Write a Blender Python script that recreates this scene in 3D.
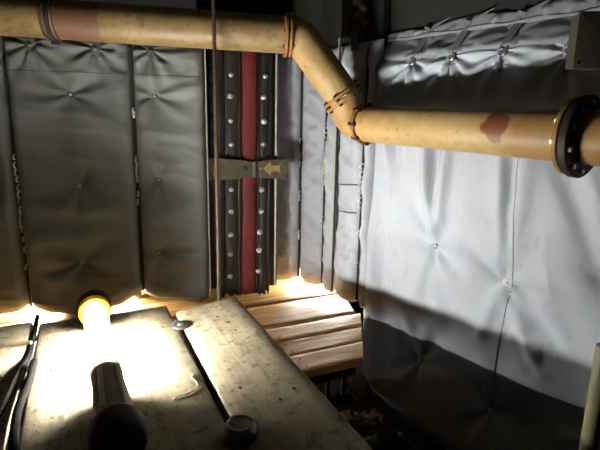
import bpy, bmesh, math, random
import numpy as np
from mathutils import Vector, Matrix

for o in list(bpy.data.objects): bpy.data.objects.remove(o)
S = bpy.context.scene
COL = S.collection
random.seed(7)
PI = math.pi

# ------------------------------------------------------------------ camera, world, exposure
cam_d = bpy.data.cameras.new('camera'); cam = bpy.data.objects.new('camera', cam_d); COL.objects.link(cam)
cam_d.sensor_width = 36.0; cam_d.lens = 28.02; cam_d.clip_start = 0.01
S.camera = cam
def aim(pitch, yaw, roll):
    p, y, r = map(math.radians, (pitch, yaw, roll))
    f = Vector((math.sin(y)*math.cos(p), math.cos(y)*math.cos(p), -math.sin(p)))
    R = Vector((math.cos(y), -math.sin(y), 0)); U = R.cross(f)
    R2 = R*math.cos(r) - U*math.sin(r); U2 = U*math.cos(r) + R*math.sin(r)
    m = Matrix((R2, U2, -f)).transposed().to_4x4(); m.translation = (0, 0, 0.6)
    cam.matrix_world = m
aim(12.1, 25.3, -1.1)
W = bpy.data.worlds.new('world'); S.world = W; W.use_nodes = True
W.node_tree.nodes['Background'].inputs[0].default_value = (0.75, 0.85, 1.0, 1)
W.node_tree.nodes['Background'].inputs[1].default_value = 0.003
LAMP_POWER = 850.0           # emission of the hand lamp's tubes
HIDDEN_POWER = 900.0         # the lamps behind the blankets
S.view_settings.view_transform = 'Standard'; S.view_settings.look = 'None'
S.view_settings.exposure = 0.0; S.view_settings.gamma = 1.0; S.view_settings.use_curve_mapping = False

# ------------------------------------------------------------------ materials
def srgb(r, g, b):
    f = lambda c: (c/255/12.92 if c/255 <= .04045 else ((c/255+.055)/1.055)**2.4)
    return (f(r), f(g), f(b), 1)
class NT:
    def __init__(s, name):
        s.m = bpy.data.materials.new(name); s.m.use_nodes = True
        s.t = s.m.node_tree; s.b = s.t.nodes['Principled BSDF']; s.out = s.t.nodes['Material Output']
        s.pos = s.t.nodes.new('ShaderNodeNewGeometry').outputs['Position']
    def n(s, kind, **kw):
        x = s.t.nodes.new(kind)
        for k, v in kw.items(): setattr(x, k, v)
        return x
    def l(s, a, b): s.t.links.new(a, b)
    def mapped(s, scale, rot=(0, 0, 0)):
        x = s.n('ShaderNodeMapping'); x.inputs['Scale'].default_value = scale; x.inputs['Rotation'].default_value = rot
        s.l(s.pos, x.inputs['Vector']); return x.outputs[0]
    def noise(s, scale, detail=4, rough=.55, vec=None, dist=0):
        x = s.n('ShaderNodeTexNoise'); x.inputs['Scale'].default_value = scale; x.inputs['Detail'].default_value = detail
        x.inputs['Roughness'].default_value = rough; x.inputs['Distortion'].default_value = dist
        s.l(vec if vec else s.pos, x.inputs['Vector']); return x.outputs['Fac']
    def ramp(s, fac, stops, interp='LINEAR'):
        x = s.n('ShaderNodeValToRGB'); s.l(fac, x.inputs[0]); cr = x.color_ramp; cr.interpolation = interp
        while len(cr.elements) < len(stops): cr.elements.new(.5)
        for e, (p, c) in zip(cr.elements, stops):
            e.position = p; e.color = c if isinstance(c, tuple) else (c, c, c, 1)
        return x.outputs[0]
    def mix(s, fac, a, b, mode='MIX'):
        x = s.n('ShaderNodeMix', data_type='RGBA', blend_type=mode)
        for i, v in ((0, fac), (6, a), (7, b)):
            if isinstance(v, (int, float)): x.inputs[i].default_value = v
            elif isinstance(v, tuple): x.inputs[i].default_value = v
            else: s.l(v, x.inputs[i])
        return x.outputs[2]
    def math(s, op, a, b=0.0):
        x = s.n('ShaderNodeMath', operation=op)
        for i, v in ((0, a), (1, b)):
            if isinstance(v, (int, float)): x.inputs[i].default_value = v
            else: s.l(v, x.inputs[i])
        return x.outputs[0]
    def spot(s, c, r, soft=.4, warp=.03, wscale=25):
        """0..1 mask of a ragged blot round the point c"""
        nz = s.n('ShaderNodeTexNoise'); nz.inputs['Scale'].default_value = wscale; nz.inputs['Detail'].default_value = 3
        s.l(s.pos, nz.inputs['Vector'])
        d = s.n('ShaderNodeVectorMath', operation='DISTANCE'); s.l(s.pos, d.inputs[0]); d.inputs[1].default_value = c
        dd = s.math('ADD', d.outputs['Value'], s.math('MULTIPLY', s.math('SUBTRACT', nz.outputs['Fac'], .5), warp*2))
        return s.ramp(s.math('DIVIDE', dd, r), [(1-soft, 1.0), (1.0, 0.0)])
    def fin(s, col=None, rough=.6, metal=0, bump=None, bs=.3, bd=.002, spec=.5):
        if col is not None:
            if isinstance(col, tuple): s.b.inputs['Base Color'].default_value = col
            else: s.l(col, s.b.inputs['Base Color'])
        if isinstance(rough, (int, float)): s.b.inputs['Roughness'].default_value = rough
        else: s.l(rough, s.b.inputs['Roughness'])
        s.b.inputs['Metallic'].default_value = metal
        s.b.inputs['Specular IOR Level'].default_value = spec
        if bump is not None:
            x = s.n('ShaderNodeBump'); x.inputs['Strength'].default_value = bs; x.inputs['Distance'].default_value = bd
            s.l(bump, x.inputs['Height']); s.l(x.outputs[0], s.b.inputs['Normal'])
        return s.m
M = {}
def fabric(name, base, dark):
    k = NT(name)
    a = k.noise(3.2, 5, .6); b = k.noise(40, 4, .6, k.mapped((1, 1, .35)))
    c = k.mix(k.ramp(a, [(.35, 0.0), (.75, .55)]), base, dark)
    c = k.mix(k.ramp(b, [(.55, 0.0), (.8, .22)]), c, srgb(95, 95, 88))
    h = k.mix(.5, k.noise(14, 5, .55, None, .8), k.noise(420, 2, .5))
    return k.fin(c, k.ramp(a, [(.3, .58), (.7, .70)]), 0, h, .32, .005, .3)
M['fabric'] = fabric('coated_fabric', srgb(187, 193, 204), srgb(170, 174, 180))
M['fabric_shaded'] = fabric('shaded_flap_fabric', srgb(138, 143, 149), srgb(118, 122, 126))  # weaker light on the tilted flap and fold, put into a darker colour
M['fabric_left'] = fabric('left_coated_fabric', srgb(132, 136, 135), srgb(114, 117, 113))  # left blankets: darker grey than the right wall's fabric
M['fabric_dark'] = fabric('strap_webbing', srgb(104, 107, 110), srgb(82, 84, 84))
def wood(name, axis, cols, grime, gs=1.0, rough=.75):
    k = NT(name)
    st = (14*gs, .9*gs, 14*gs) if axis == 'y' else (.9*gs, 14*gs, 14*gs)
    st2 = (90, 3, 90) if axis == 'y' else (3, 90, 90)
    g = k.noise(3.0, 6, .6, k.mapped(st), .9); f = k.noise(2.0, 4, .6, k.mapped(st2))
    big = k.noise(5, 4, .6)
    c = k.ramp(g, [(.28, cols[0]), (.5, cols[1]), (.72, cols[2])])
    c = k.mix(k.ramp(f, [(.52, 0.0), (.75, .5)]), c, cols[0])
    c = k.mix(k.ramp(big, [(.48, 0.0), (.72, grime[1])]), c, grime[0])
    w = k.n('ShaderNodeTexWave', wave_type='RINGS', rings_direction='Z' ); w.inputs['Scale'].default_value = 5; w.inputs['Distortion'].default_value = 9; w.inputs['Detail'].default_value = 3
    k.l(k.mapped((1, .25, 1) if axis == 'y' else (.25, 1, 1)), w.inputs['Vector'])
    c = k.mix(k.ramp(w.outputs['Fac'], [(.62, 0.0), (1, .22)]), c, cols[0])
    if axis == 'y':
        mo = k.noise(16, 6, .7); m2 = k.noise(38, 5, .7)
        c = k.mix(k.ramp(mo, [(.42, 0.0), (.66, .75)]), c, srgb(158, 146, 120)); c = k.mix(k.ramp(m2, [(.53, 0.0), (.66, .75)]), c, srgb(76, 67, 53))
        h = k.mix(.65, k.mix(.5, g, f), m2)
    else: h = k.mix(.5, g, f)
    return k.fin(c, rough, 0, h, .7, .004, .3)
M['old_plank'] = wood('weathered_wood', 'y', (srgb(116, 105, 85), srgb(150, 137, 112), srgb(168, 155, 128)), (srgb(98, 89, 72), .75), .9)
M['pine'] = wood('pine_wood', 'x', (srgb(150, 98, 40), srgb(206, 154, 82), srgb(222, 178, 106)), (srgb(140, 90, 40), .6), .8, .6)
M['pale_wood'] = wood('pale_timber', 'x', (srgb(120, 105, 78), srgb(165, 148, 116), srgb(182, 168, 138)), (srgb(96, 84, 64), .6))
def metal(name, c1, c2, sc=18, rough=.5, met=.6, rust=None, ra=.5):
    k = NT(name)
    a = k.noise(sc, 6, .65)
    c = k.ramp(a, [(.35, c1), (.68, c2)])
    if rust: c = k.mix(k.ramp(k.noise(sc*.6, 7, .7), [(.5, 0.0), (.68, ra)]), c, rust)
    return k.fin(c, k.ramp(a, [(.3, rough-.12), (.7, rough+.15)]), met, a, .3, .002)
M['dark_steel'] = metal('dark_steel', srgb(30, 28, 25), srgb(52, 47, 42), 14, .6, .3, srgb(70, 44, 28), .4)
M['black'] = metal('black_paint', srgb(16, 16, 16), srgb(30, 29, 28), 20, .5, .0)
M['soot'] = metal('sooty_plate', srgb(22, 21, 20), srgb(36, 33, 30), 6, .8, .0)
M['flange_brown'] = metal('flange_strip', srgb(34, 30, 27), srgb(50, 42, 37), 16, .55, .2, srgb(70, 32, 24), .55)
M['bracket'] = metal('drab_paint', srgb(70, 61, 46), srgb(90, 79, 59), 12, .6, .0, srgb(58, 42, 29), .5)
M['arrow'] = metal('arrow_brass', srgb(138, 122, 78), srgb(162, 146, 98), 40, .5, .1)
M['bolt'] = metal('bright_steel', srgb(196, 194, 188), srgb(226, 224, 218), 60, .3, .55)
M['steel'] = metal('worn_steel', srgb(128, 126, 120), srgb(168, 166, 160), 40, .35, .9)
M['wire'] = metal('pale_wire', srgb(176, 170, 148), srgb(206, 200, 180), 40, .45, .1)
M['dark_wire'] = metal('dark_cord', srgb(40, 37, 34), srgb(62, 57, 50), 40, .7, 0)
M['bead'] = metal('bright_hook', srgb(222, 222, 218), srgb(250, 250, 246), 60, .3, .15)
M['rod'] = metal('brown_rod', srgb(58, 42, 32), srgb(84, 62, 46), 22, .6, .2, srgb(96, 54, 32), .5)
M['nut'] = metal('rusty_nut', srgb(62, 50, 40), srgb(84, 70, 56), 30, .75, .1, srgb(82, 50, 34), .6)
M['hanger'] = metal('grubby_plate', srgb(60, 54, 46), srgb(80, 73, 62), 12, .7, .1, srgb(60, 46, 34), .5)
M['gunmetal'] = metal('gunmetal', srgb(84, 84, 82), srgb(108, 108, 105), 40, .38, .5)
M['pole'] = metal('olive_paint', srgb(150, 146, 108), srgb(168, 164, 124), 9, .5, 0, srgb(104, 96, 66), .4)
M['box'] = metal('khaki_paint', srgb(64, 61, 47), srgb(78, 74, 58), 10, .65, 0, srgb(54, 48, 36), .4)
M['lamp_body'] = metal('lamp_casing', srgb(160, 152, 132), srgb(192, 182, 158), 9, .5, .0, srgb(120, 104, 80), .4)
M['rubber'] = metal('black_rubber', srgb(15, 15, 15), srgb(24, 23, 22), 30, .65, 0)
M['cable'] = metal('cable_jacket', srgb(14, 11, 9), srgb(22, 18, 15), 30, .9, 0)
M['cable'].node_tree.nodes['Principled BSDF'].inputs['Specular IOR Level'].default_value = .08
M['straw'] = metal('dry_straw', srgb(190, 176, 130), srgb(214, 202, 160), 30, .7, 0)
M['rag'] = metal('dirty_rag', srgb(78, 58, 46), srgb(112, 84, 66), 22, .9, 0, srgb(104, 46, 34), .6)
k = NT('red_belt'); a = k.noise(22, 5, .6); b = k.noise(7, 4, .6)
c = k.mix(k.ramp(b, [(.4, 0.0), (.7, .7)]), k.ramp(a, [(.3, srgb(92, 24, 27)), (.7, srgb(126, 36, 38))]), srgb(72, 22, 25))
M['red'] = k.fin(c, .7, 0, a, .4, .003)
# yellowed pipe paint with its own stains
def pipe_paint(nm, cols, gr):
    k = NT(nm)
    a = k.noise(9, 6, .65); b = k.noise(50, 4, .6); d = k.noise(4, 5, .6, None, .6)
    c = k.ramp(a, [(.3, cols[0]), (.55, cols[1]), (.75, cols[2])])
    c = k.mix(k.ramp(d, [(.5, 0.0), (.75, .55)]), c, srgb(150, 118, 70))
    c = k.mix(k.ramp(b, [(.58-gr, 0.0), (.72-gr, .6+gr*2)]), c, srgb(96, 70, 42))
    c = k.mix(k.math('MULTIPLY', k.spot((.038, 1.763, .914), .090, .07, .008, 30), .9), c, srgb(104, 70, 52))      # brown repainted length near the left clamp
    c = k.mix(k.math('MULTIPLY', k.spot((.9448, .8716, .6015), .040, .16, .022, 30), .9), c, srgb(112, 48, 24))        # rust blot
    c = k.mix(k.math('MULTIPLY', k.spot((.945, .685, .56), .155, .08, .03, 16), .5), c, srgb(148, 98, 50))
    c = k.mix(k.math('MULTIPLY', k.spot((.9074, 1.1879, .5966), .022, .3, .018, 40), .85), c, srgb(66, 56, 46))       # dark scuff
    c = k.mix(k.math('MULTIPLY', k.spot((.86, 1.36, .61), .14, .5, .06, 12), .2), c, srgb(176, 112, 48))
    return k.fin(c, k.ramp(a, [(.3, .42), (.7, .6)]), 0, b, .25, .002, .45)
M['pipe'] = pipe_paint('pipe_paint', (srgb(152, 124, 76), srgb(174, 146, 94), srgb(190, 163, 112)), 0.0)
M['pipe_grimy'] = pipe_paint('grimy_pipe_paint', (srgb(108, 88, 54), srgb(132, 109, 68), srgb(148, 125, 82)), .05)
k = NT('pipe_flange'); a = k.noise(26, 6, .7)
M['pflange'] = k.fin(k.ramp(a, [(.3, srgb(92, 58, 32)), (.55, srgb(150, 108, 58)), (.75, srgb(188, 150, 92))]), .6, .1, a, .5, .003)
k = NT('floor_plate'); a = k.noise(8, 6, .65); ch = k.n('ShaderNodeTexVoronoi'); ch.inputs['Scale'].default_value = 45; k.l(k.pos, ch.inputs['Vector'])
M['floor'] = k.fin(k.ramp(a, [(.35, srgb(42, 38, 33)), (.7, srgb(70, 63, 54))]), .7, .1, ch.outputs['Distance'], .4, .004)
k = NT('lamp_tube'); k.b.inputs['Emission Color'].default_value = (1, .975, .90, 1); k.b.inputs['Emission Strength'].default_value = LAMP_POWER
M['tube'] = k.fin((.9, .9, .88, 1), .4)
k = NT('lamp_tube_behind'); k.b.inputs['Emission Color'].default_value = (1, .975, .90, 1); k.b.inputs['Emission Strength'].default_value = HIDDEN_POWER
M['hid'] = k.fin((.9, .9, .88, 1), .4)
k = NT('lamp_tube_behind_left'); k.b.inputs['Emission Color'].default_value = (1, .975, .90, 1); k.b.inputs['Emission Strength'].default_value = HIDDEN_POWER*1.7
M['hid_left'] = k.fin((.9, .9, .88, 1), .4)
k = NT('lamp_tube_low'); k.b.inputs['Emission Color'].default_value = (1, .975, .90, 1); k.b.inputs['Emission Strength'].default_value = 34
M['hid_low'] = k.fin((.9, .9, .88, 1), .4)
k = NT('clear_sleeve'); tr = k.n('ShaderNodeBsdfTransparent'); gl = k.n('ShaderNodeBsdfGlossy'); gl.inputs['Roughness'].default_value = .06
lw = k.n('ShaderNodeLayerWeight'); lw.inputs[0].default_value = .25; mx = k.n('ShaderNodeMixShader')
k.l(k.math('MULTIPLY', lw.outputs['Fresnel'], .5), mx.inputs[0]); k.l(tr.outputs[0], mx.inputs[1]); k.l(gl.outputs[0], mx.inputs[2]); k.l(mx.outputs[0], k.out.inputs[0])
M['sleeve'] = k.m
k = NT('amber_ring'); k.b.inputs['Transmission Weight'].default_value = .25
M['amber'] = k.fin(srgb(255, 214, 6), .35)

# ------------------------------------------------------------------ mesh helpers
class MB:
    """collects verts and faces, then links them as ONE mesh object"""
    def __init__(s): s.v = []; s.f = []
    def add(s, v, f):
        o = len(s.v); s.v += [tuple(map(float, p)) for p in v]; s.f += [tuple(i+o for i in q) for q in f]; return s
    def box(s, c, size, rot=None, bev=.0):
        b = bmesh.new(); bmesh.ops.create_cube(b, size=1)
        for v in b.verts: v.co = Vector((v.co.x*size[0], v.co.y*size[1], v.co.z*size[2]))
        if bev: bmesh.ops.bevel(b, geom=b.edges[:], offset=bev, segments=2, affect='EDGES', profile=.6)
        m = Matrix.Translation(c) @ (rot.to_4x4() if rot else Matrix())
        b.verts.index_update()
        s.add([m @ v.co for v in b.verts], [[v.index for v in f.verts] for f in b.faces]); b.free(); return s
    def tube(s, pts, r, seg=16, caps=True, flat=None):
        pts = [Vector(p) for p in pts]; n = len(pts)
        rs = r if isinstance(r, (list, tuple)) else [r]*n
        T = []
        for i in range(n):
            a = pts[max(i-1, 0)]; b = pts[min(i+1, n-1)]; T.append((b-a).normalized())
        u = T[0].orthogonal().normalized() if flat is None else Vector(flat)
        V = []; F = []
        for i in range(n):
            u = (u - T[i]*u.dot(T[i])).normalized(); w = T[i].cross(u)
            for j in range(seg):
                a = 2*PI*j/seg; k2 = (1.0, 1.0) if flat is None else (1.0, .22)
                V.append(pts[i] + (u*math.cos(a)*k2[1] + w*math.sin(a)*k2[0])*rs[i])
        for i in range(n-1):
            for j in range(seg):
                j2 = (j+1) % seg; F.append((i*seg+j, i*seg+j2, (i+1)*seg+j2, (i+1)*seg+j))
        if caps: F.append(tuple(range(seg))[::-1]); F.append(tuple((n-1)*seg+j for j in range(seg)))
        return s.add(V, F)
    def lathe(s, base, axis, prof, seg=20, ring=False):
        """prof: (radius, height) along axis"""
        axis = Vector(axis).normalized(); u = axis.orthogonal().normalized(); w = axis.cross(u); base = Vector(base)
        V = []; F = []
        for (r, h) in prof:
            for j in range(seg):
                a = 2*PI*j/seg; V.append(base + axis*h + (u*math.cos(a)+w*math.sin(a))*max(r, 1e-5))
        for i in range(len(prof)-1):
            for j in range(seg):
                j2 = (j+1) % seg; F.append((i*seg+j, i*seg+j2, (i+1)*seg+j2, (i+1)*seg+j))
        if ring:
            i = len(prof)-1
            for j in range(seg):
                j2 = (j+1) % seg; F.append((i*seg+j, i*seg+j2, j2, j))
        else: F.append(tuple(range(seg))[::-1]); F.append(tuple((len(prof)-1)*seg+j for j in range(seg)))
        return s.add(V, F)
    def torus(s, c, axis, R, r, seg=20, ms=8, arc=1.0, start=0, uref=None):
        axis = Vector(axis).normalized(); u = (Vector(uref) if uref else axis.orthogonal()).normalized(); w = axis.cross(u); c = Vector(c)
        n = seg+1
        return s.tube([c + (u*math.cos(start+2*PI*arc*i/seg) + w*math.sin(start+2*PI*arc*i/seg))*R for i in range(n)], r, ms)
    def build(s, name, m, parent=None, smooth=True, angle=40):
        v = np.array(s.v)
        if parent is not None: org = np.array(parent_world(parent))
        else: org = np.array([(v[:, 0].min()+v[:, 0].max())/2, (v[:, 1].min()+v[:, 1].max())/2, v[:, 2].min()])
        me = bpy.data.meshes.new(name); me.from_pydata([tuple(p) for p in (v-org)], [], s.f); me.update()
        b = bmesh.new(); b.from_mesh(me); bmesh.ops.recalc_face_normals(b, faces=b.faces[:]); b.to_mesh(me); b.free()
        me.materials.append(M[m] if isinstance(m, str) else m)
        o = bpy.data.objects.new(name, me); COL.objects.link(o)
        if parent is not None: o.parent = parent
        else: o.location = org
        if smooth:
            me.polygons.foreach_set('use_smooth', [True]*len(me.polygons))
            me.set_sharp_from_angle(angle=math.radians(angle))
        return o
def parent_world(p):
    l = Vector((0, 0, 0))
    while p is not None: l = l + p.location; p = p.parent
    return l
def tag(o, label=None, cat=None, group=None, kind=None):
    if label: o['label'] = label
    if cat: o['category'] = cat
    if group: o['group'] = group
    if kind: o['kind'] = kind
    return o
def thing(name, loc, label, cat, group=None):
    o = bpy.data.objects.new(name, None); COL.objects.link(o); o.location = loc; o.empty_display_size = .05
    return tag(o, label, cat, group)
def smooth_path(pts, rad=.05, n=8):
    pts = [Vector(p) for p in pts]; out = [pts[0]]
    for i in range(1, len(pts)-1):
        p = pts[i]; a = (pts[i-1]-p); b = (pts[i+1]-p); k2 = min(rad, a.length*.49, b.length*.49)
        A = p+a.normalized()*k2; B = p+b.normalized()*k2
        for j in range(n+1):
            t = j/n; out.append(A*(1-t)**2 + p*2*t*(1-t) + B*t*t)
    out.append(pts[-1]); return out
def vnoise(x, y, seed):
    r = np.random.RandomState(seed); L = r.rand(64, 64)
    xi = np.floor(x).astype(int); yi = np.floor(y).astype(int); fx = x-xi; fy = y-yi
    fx = fx*fx*(3-2*fx); fy = fy*fy*(3-2*fy)
    g = lambda a, b: L[a % 64, b % 64]
    return (g(xi, yi)*(1-fx)+g(xi+1, yi)*fx)*(1-fy) + (g(xi, yi+1)*(1-fx)+g(xi+1, yi+1)*fx)*fy - .5
def fbm(x, y, seed, oct=4):
    s = 0; a = 1
    for i in range(oct): s = s + a*vnoise(x*2**i+i*7.3, y*2**i+i*3.1, seed+i); a *= .5
    return s

# ------------------------------------------------------------------ quilted blankets
class Path:
    """a plan-view polyline the blanket's backing follows; n points out of the wall"""
    def __init__(s, pts, flip=1):
        p = np.array(pts, float); d = np.diff(p, axis=0); L = np.hypot(d[:, 0], d[:, 1])
        s.S = np.concatenate([[0], np.cumsum(L)]); s.p = p; s.L = s.S[-1]; s.flip = flip
    def at(s, t):
        t = np.asarray(t, float); x = np.interp(t, s.S, s.p[:, 0]); y = np.interp(t, s.S, s.p[:, 1])
        i = np.clip(np.searchsorted(s.S, t, side='right')-1, 0, len(s.S)-2); f = t-s.S[0]
        over = np.clip(t-s.S[-1], 0, None); under = np.clip(s.S[0]-t, 0, None)
        d = s.p[i+1]-s.p[i]; d = d/np.hypot(d[..., 0], d[..., 1])[..., None]
        x = x + d[..., 0]*(over-under); y = y + d[..., 1]*(over-under)
        e = .03
        xa = np.interp(t-e, s.S, s.p[:, 0]); xb = np.interp(t+e, s.S, s.p[:, 0]); ya = np.interp(t-e, s.S, s.p[:, 1]); yb = np.interp(t+e, s.S, s.p[:, 1])
        tx = xb-xa+1e-9; ty = yb-ya; l = np.hypot(tx, ty)
        return x, y, -ty/l*s.flip, tx/l*s.flip
class Cover:
    def __init__(s, path, s0, s1, z0, z1, T, seed, buttons=(), ties=(), folds=(), wr=(.006, 3, 7), er=(.05, .05, .05, .05), step=.007, lean=0.0, tilt=0.0, belly=0.0):
        """er: rounding at left, right, bottom, top"""
        s.path, s.s0, s.s1, s.T, s.lean = path, s0, s1, T, lean
        s.z0 = z0 if callable(z0) else (lambda t, z=z0: np.zeros_like(t)+z); s.z1 = z1 if callable(z1) else (lambda t, z=z1: np.zeros_like(t)+z)
        s.seed, s.buttons, s.ties, s.folds, s.wr, s.er, s.tilt, s.belly = seed, buttons, ties, folds, wr, er, tilt, belly
        s.nu = max(8, int((s1-s0)/step)); s.nv = max(8, int(float(s.z1(np.array(s0))-s.z0(np.array(s0)))/step))
    def h(s, t, z):
        zb = s.z0(t); zt = s.z1(t)
        def rim(d, r): q = np.clip(d/r, 0, 1); return np.sqrt(1-(1-q)**2)
        e = rim(t-s.s0, s.er[0])*rim(s.s1-t, s.er[1])*rim(z-zb, s.er[2])*rim(zt-z, s.er[3])
        a, fu, fv = s.wr
        w = fbm(t*fu+3, z*fv+9, s.seed, 4); r = 1-np.abs(fbm(t*fu*1.3+1.7*w, z*fv*1.3+1.1*w, s.seed+20, 3))*3.2
        h = s.T*(.93+.14*fbm(t*2.5, z*2.5, s.seed+50, 2)) + a*1.4*w + a*.55*np.clip(r, 0, 1)**3
        for (bs, bz, dep, rad) in s.buttons:
            dx = t-bs; dz = z-bz; q = np.hypot(dx, dz)+1e-6; th = np.arctan2(dz, dx)
            h = h - dep*np.exp(-q/rad) + dep*.55*np.cos(5*th+bs*40+1.5*np.sin(2*th+bz*9))*np.exp(-q/(rad*1.7))*(q/(q+rad*.4))
        for (bs, bz, dep, rad) in s.ties:
            dx = t-bs; dz = z-bz; q = np.hypot(dx*1.0, dz)+1e-6; th = np.arctan2(dz, dx)
            h = h - dep*np.exp(-(q/rad)**1.2) + dep*.75*np.cos(9*th+bs*30)*np.exp(-q/(rad*2.2))*(q/(q+.02))
        for (a1, b1, a2, b2, amp, wd) in s.folds:
            lx = a2-a1; lz = b2-b1; L2 = lx*lx+lz*lz; k2 = ((t-a1)*lx+(z-b1)*lz)/L2; kc = np.clip(k2, 0, 1)
            d = np.hypot(t-(a1+kc*lx), z-(b1+kc*lz)); h = h + 1.7*amp*np.exp(-(d/wd)**2)*np.sin(PI*np.clip(kc*.9+.05, 0, 1))**.7
        h = h + s.belly*np.exp(-((z-zb)/.10))
        return np.clip(h, .004, None)*e
    def point(s, t, z, off=0.0):
        t = np.asarray(t, float); z = np.asarray(z, float)
        x, y, nx, ny = s.path.at(t); hh = s.h(t, z)+off-s.tilt*(z-s.z0(t))
        return np.stack([x+nx*hh, y+ny*hh, z], -1)
    def normal(s, t):
        _, _, nx, ny = s.path.at(np.array(t)); return Vector((float(nx), float(ny), 0))
    def mesh(s):
        u = np.linspace(0, 1, s.nu+1); v = np.linspace(0, 1, s.nv+1)
        U, V = np.meshgrid(.5-.5*np.cos(u*PI)*.35-.5*(1-2*u)*.65, .5-.5*np.cos(v*PI)*.35-.5*(1-2*v)*.65, indexing='ij')
        t = s.s0+(s.s1-s.s0)*U; zb = s.z0(t); z = zb+(s.z1(t)-zb)*V
        P = s.point(t, z); x, y, nx, ny = s.path.at(t)
        k3 = .012+s.tilt*(z-zb); B = np.stack([x-nx*k3, y-ny*k3, z], -1)
        n, m = s.nu+1, s.nv+1
        idx = np.arange(n*m).reshape(n, m)
        mb = MB(); mb.v = [tuple(p) for p in P.reshape(-1, 3)]
        q = np.stack([idx[:-1, :-1], idx[1:, :-1], idx[1:, 1:], idx[:-1, 1:]], -1).reshape(-1, 4); mb.f = [tuple(r) for r in q.tolist()]
        ring = [(i, 0) for i in range(n)] + [(n-1, j) for j in range(1, m)] + [(i, m-1) for i in range(n-2, -1, -1)] + [(0, j) for j in range(m-2, 0, -1)]
        o = n*m; mb.v += [tuple(B[i, j]) for i, j in ring]; K = len(ring)
        for a in range(K):
            b = (a+1) % K; mb.f.append((int(idx[ring[a]]), o+a, o+b, int(idx[ring[b]])))
        # backing: strips across the width
        bi = {r: o+a for a, r in enumerate(ring)}
        for j in range(m-1): mb.f.append((bi[(0, j)], bi[(0, j+1)], bi[(n-1, j+1)], bi[(n-1, j)]))
        return mb
    def button(s, root, t, z, r=.0085, m='bolt', dark=True):
        p = Vector(s.point(t, z, .003).tolist()); n = s.normal(t)
        b = MB().lathe(p-n*.004, n, [(r*1.0, 0), (r*1.05, .005), (r*.9, .0075), (r*.7, .008), (r*.6, .0065)], 18).build('button', m, root)
        MB().lathe(p, n, [(r*.66, 0), (r*.66, .005), (r*.5, .0085), (r*.25, .0105)], 14).build('pin', 'bead', b)
        return b

wall_dark = 'soot'
LD = np.array((-.978, .209)); LP = np.array((.4, 1.79)); LN = np.array((-.209, -.978))      # left wall: surface line, outward normal
RD = np.array((.277, -.961)); RP = np.array((.98, 1.5)); RN = np.array((-.961, -.277))     # right wall
TL, TR = .05, .055
Lp = Path([LP-LN*TL+LD*a for a in (-.3, 0, 1.6)], 1)      # runs from right to left
L0 = .3
Rp = Path([RP-RN*TR+RD*a for a in (-.3, 0, 1.9)], -1); R0 = .3
# corner strips: surface points in plan, then pushed back by the thickness
Q = [(.745, 1.935), (.80, 1.922), (.85, 1.895), (.895, 1.85), (.928, 1.78), (.942, 1.70), (.951, 1.62), (.958, 1.55), (.972, 1.48), (.99, 1.42), (1.01, 1.35)]
Qp0 = Path(Q, -1)
TQ = .03
qx, qy, qn, qm = Qp0.at(np.linspace(0, Qp0.L, 40))
Qp = Path(np.stack([qx-qn*TQ, qy-qm*TQ], -1), -1)
assert Lp.at(np.array(.5))[3] < 0 and Rp.at(np.array(.5))[2] < 0 and Qp.at(np.array(.3))[2] < 0, (Lp.at(np.array(.5)), Rp.at(np.array(.5)), Qp.at(np.array(.3)))

# ------------------------------------------------------------------ the setting
def slab(name, pts, z0, z1, th, m):
    """upright plate that follows a plan polyline, th thick away from its left side"""
    p = [Vector((a[0], a[1])) for a in pts]; n = len(p); off = []
    for i in range(n):
        d = (p[min(i+1, n-1)]-p[max(i-1, 0)]).normalized(); off.append(p[i]+Vector((d.y, -d.x))*-th)
    V = []; F = []
    for i in range(n): V += [(p[i].x, p[i].y, z0), (p[i].x, p[i].y, z1), (off[i].x, off[i].y, z1), (off[i].x, off[i].y, z0)]
    for i in range(n-1):
        for j in range(4): F.append((i*4+j, i*4+(j+1) % 4, i*4+4+(j+1) % 4, i*4+4+j))
    F += [(0, 1, 2, 3), ((n-1)*4+3, (n-1)*4+2, (n-1)*4+1, (n-1)*4)]
    return tag(MB().add(V, F).build(name, m, None, False), kind='structure')
FZ = -.68; CZ = 1.42
fl = MB().box((.1, .9, FZ-.02), (3.4, 4.2, .04)).build('floor', 'floor', None, False); tag(fl, kind='structure')
ce = MB().box((.1, .9, CZ+.02), (3.4, 4.2, .04)).build('ceiling', 'soot', None, False); tag(ce, kind='structure')
w = [LP-LN*(TL+.014)+LD*a for a in (1.9, 1.0, -.02)]; w += [LP-LN*.22+LD*-.02]
slab('wall_left', [tuple(a) for a in w], -.055, CZ, .03, wall_dark)
a0 = w[-1]; a1 = LP-LN*.22+LD*-.33
qb = list(zip(*[list(v) for v in (lambda r: (r[0]-r[2]*(TQ+.014), r[1]-r[3]*(TQ+.014)))(Qp0.at(np.linspace(0, .56, 9)))]))
slab('wall_back', [tuple(a0), tuple(a1), qb[0]] + qb[1:], -.06, CZ, .03, wall_dark)
slab('wall_right', [tuple(RP-RN*(TR+.016)+RD*a) for a in (0.0, .6, 2.2)], FZ, CZ, .03, wall_dark)

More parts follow.
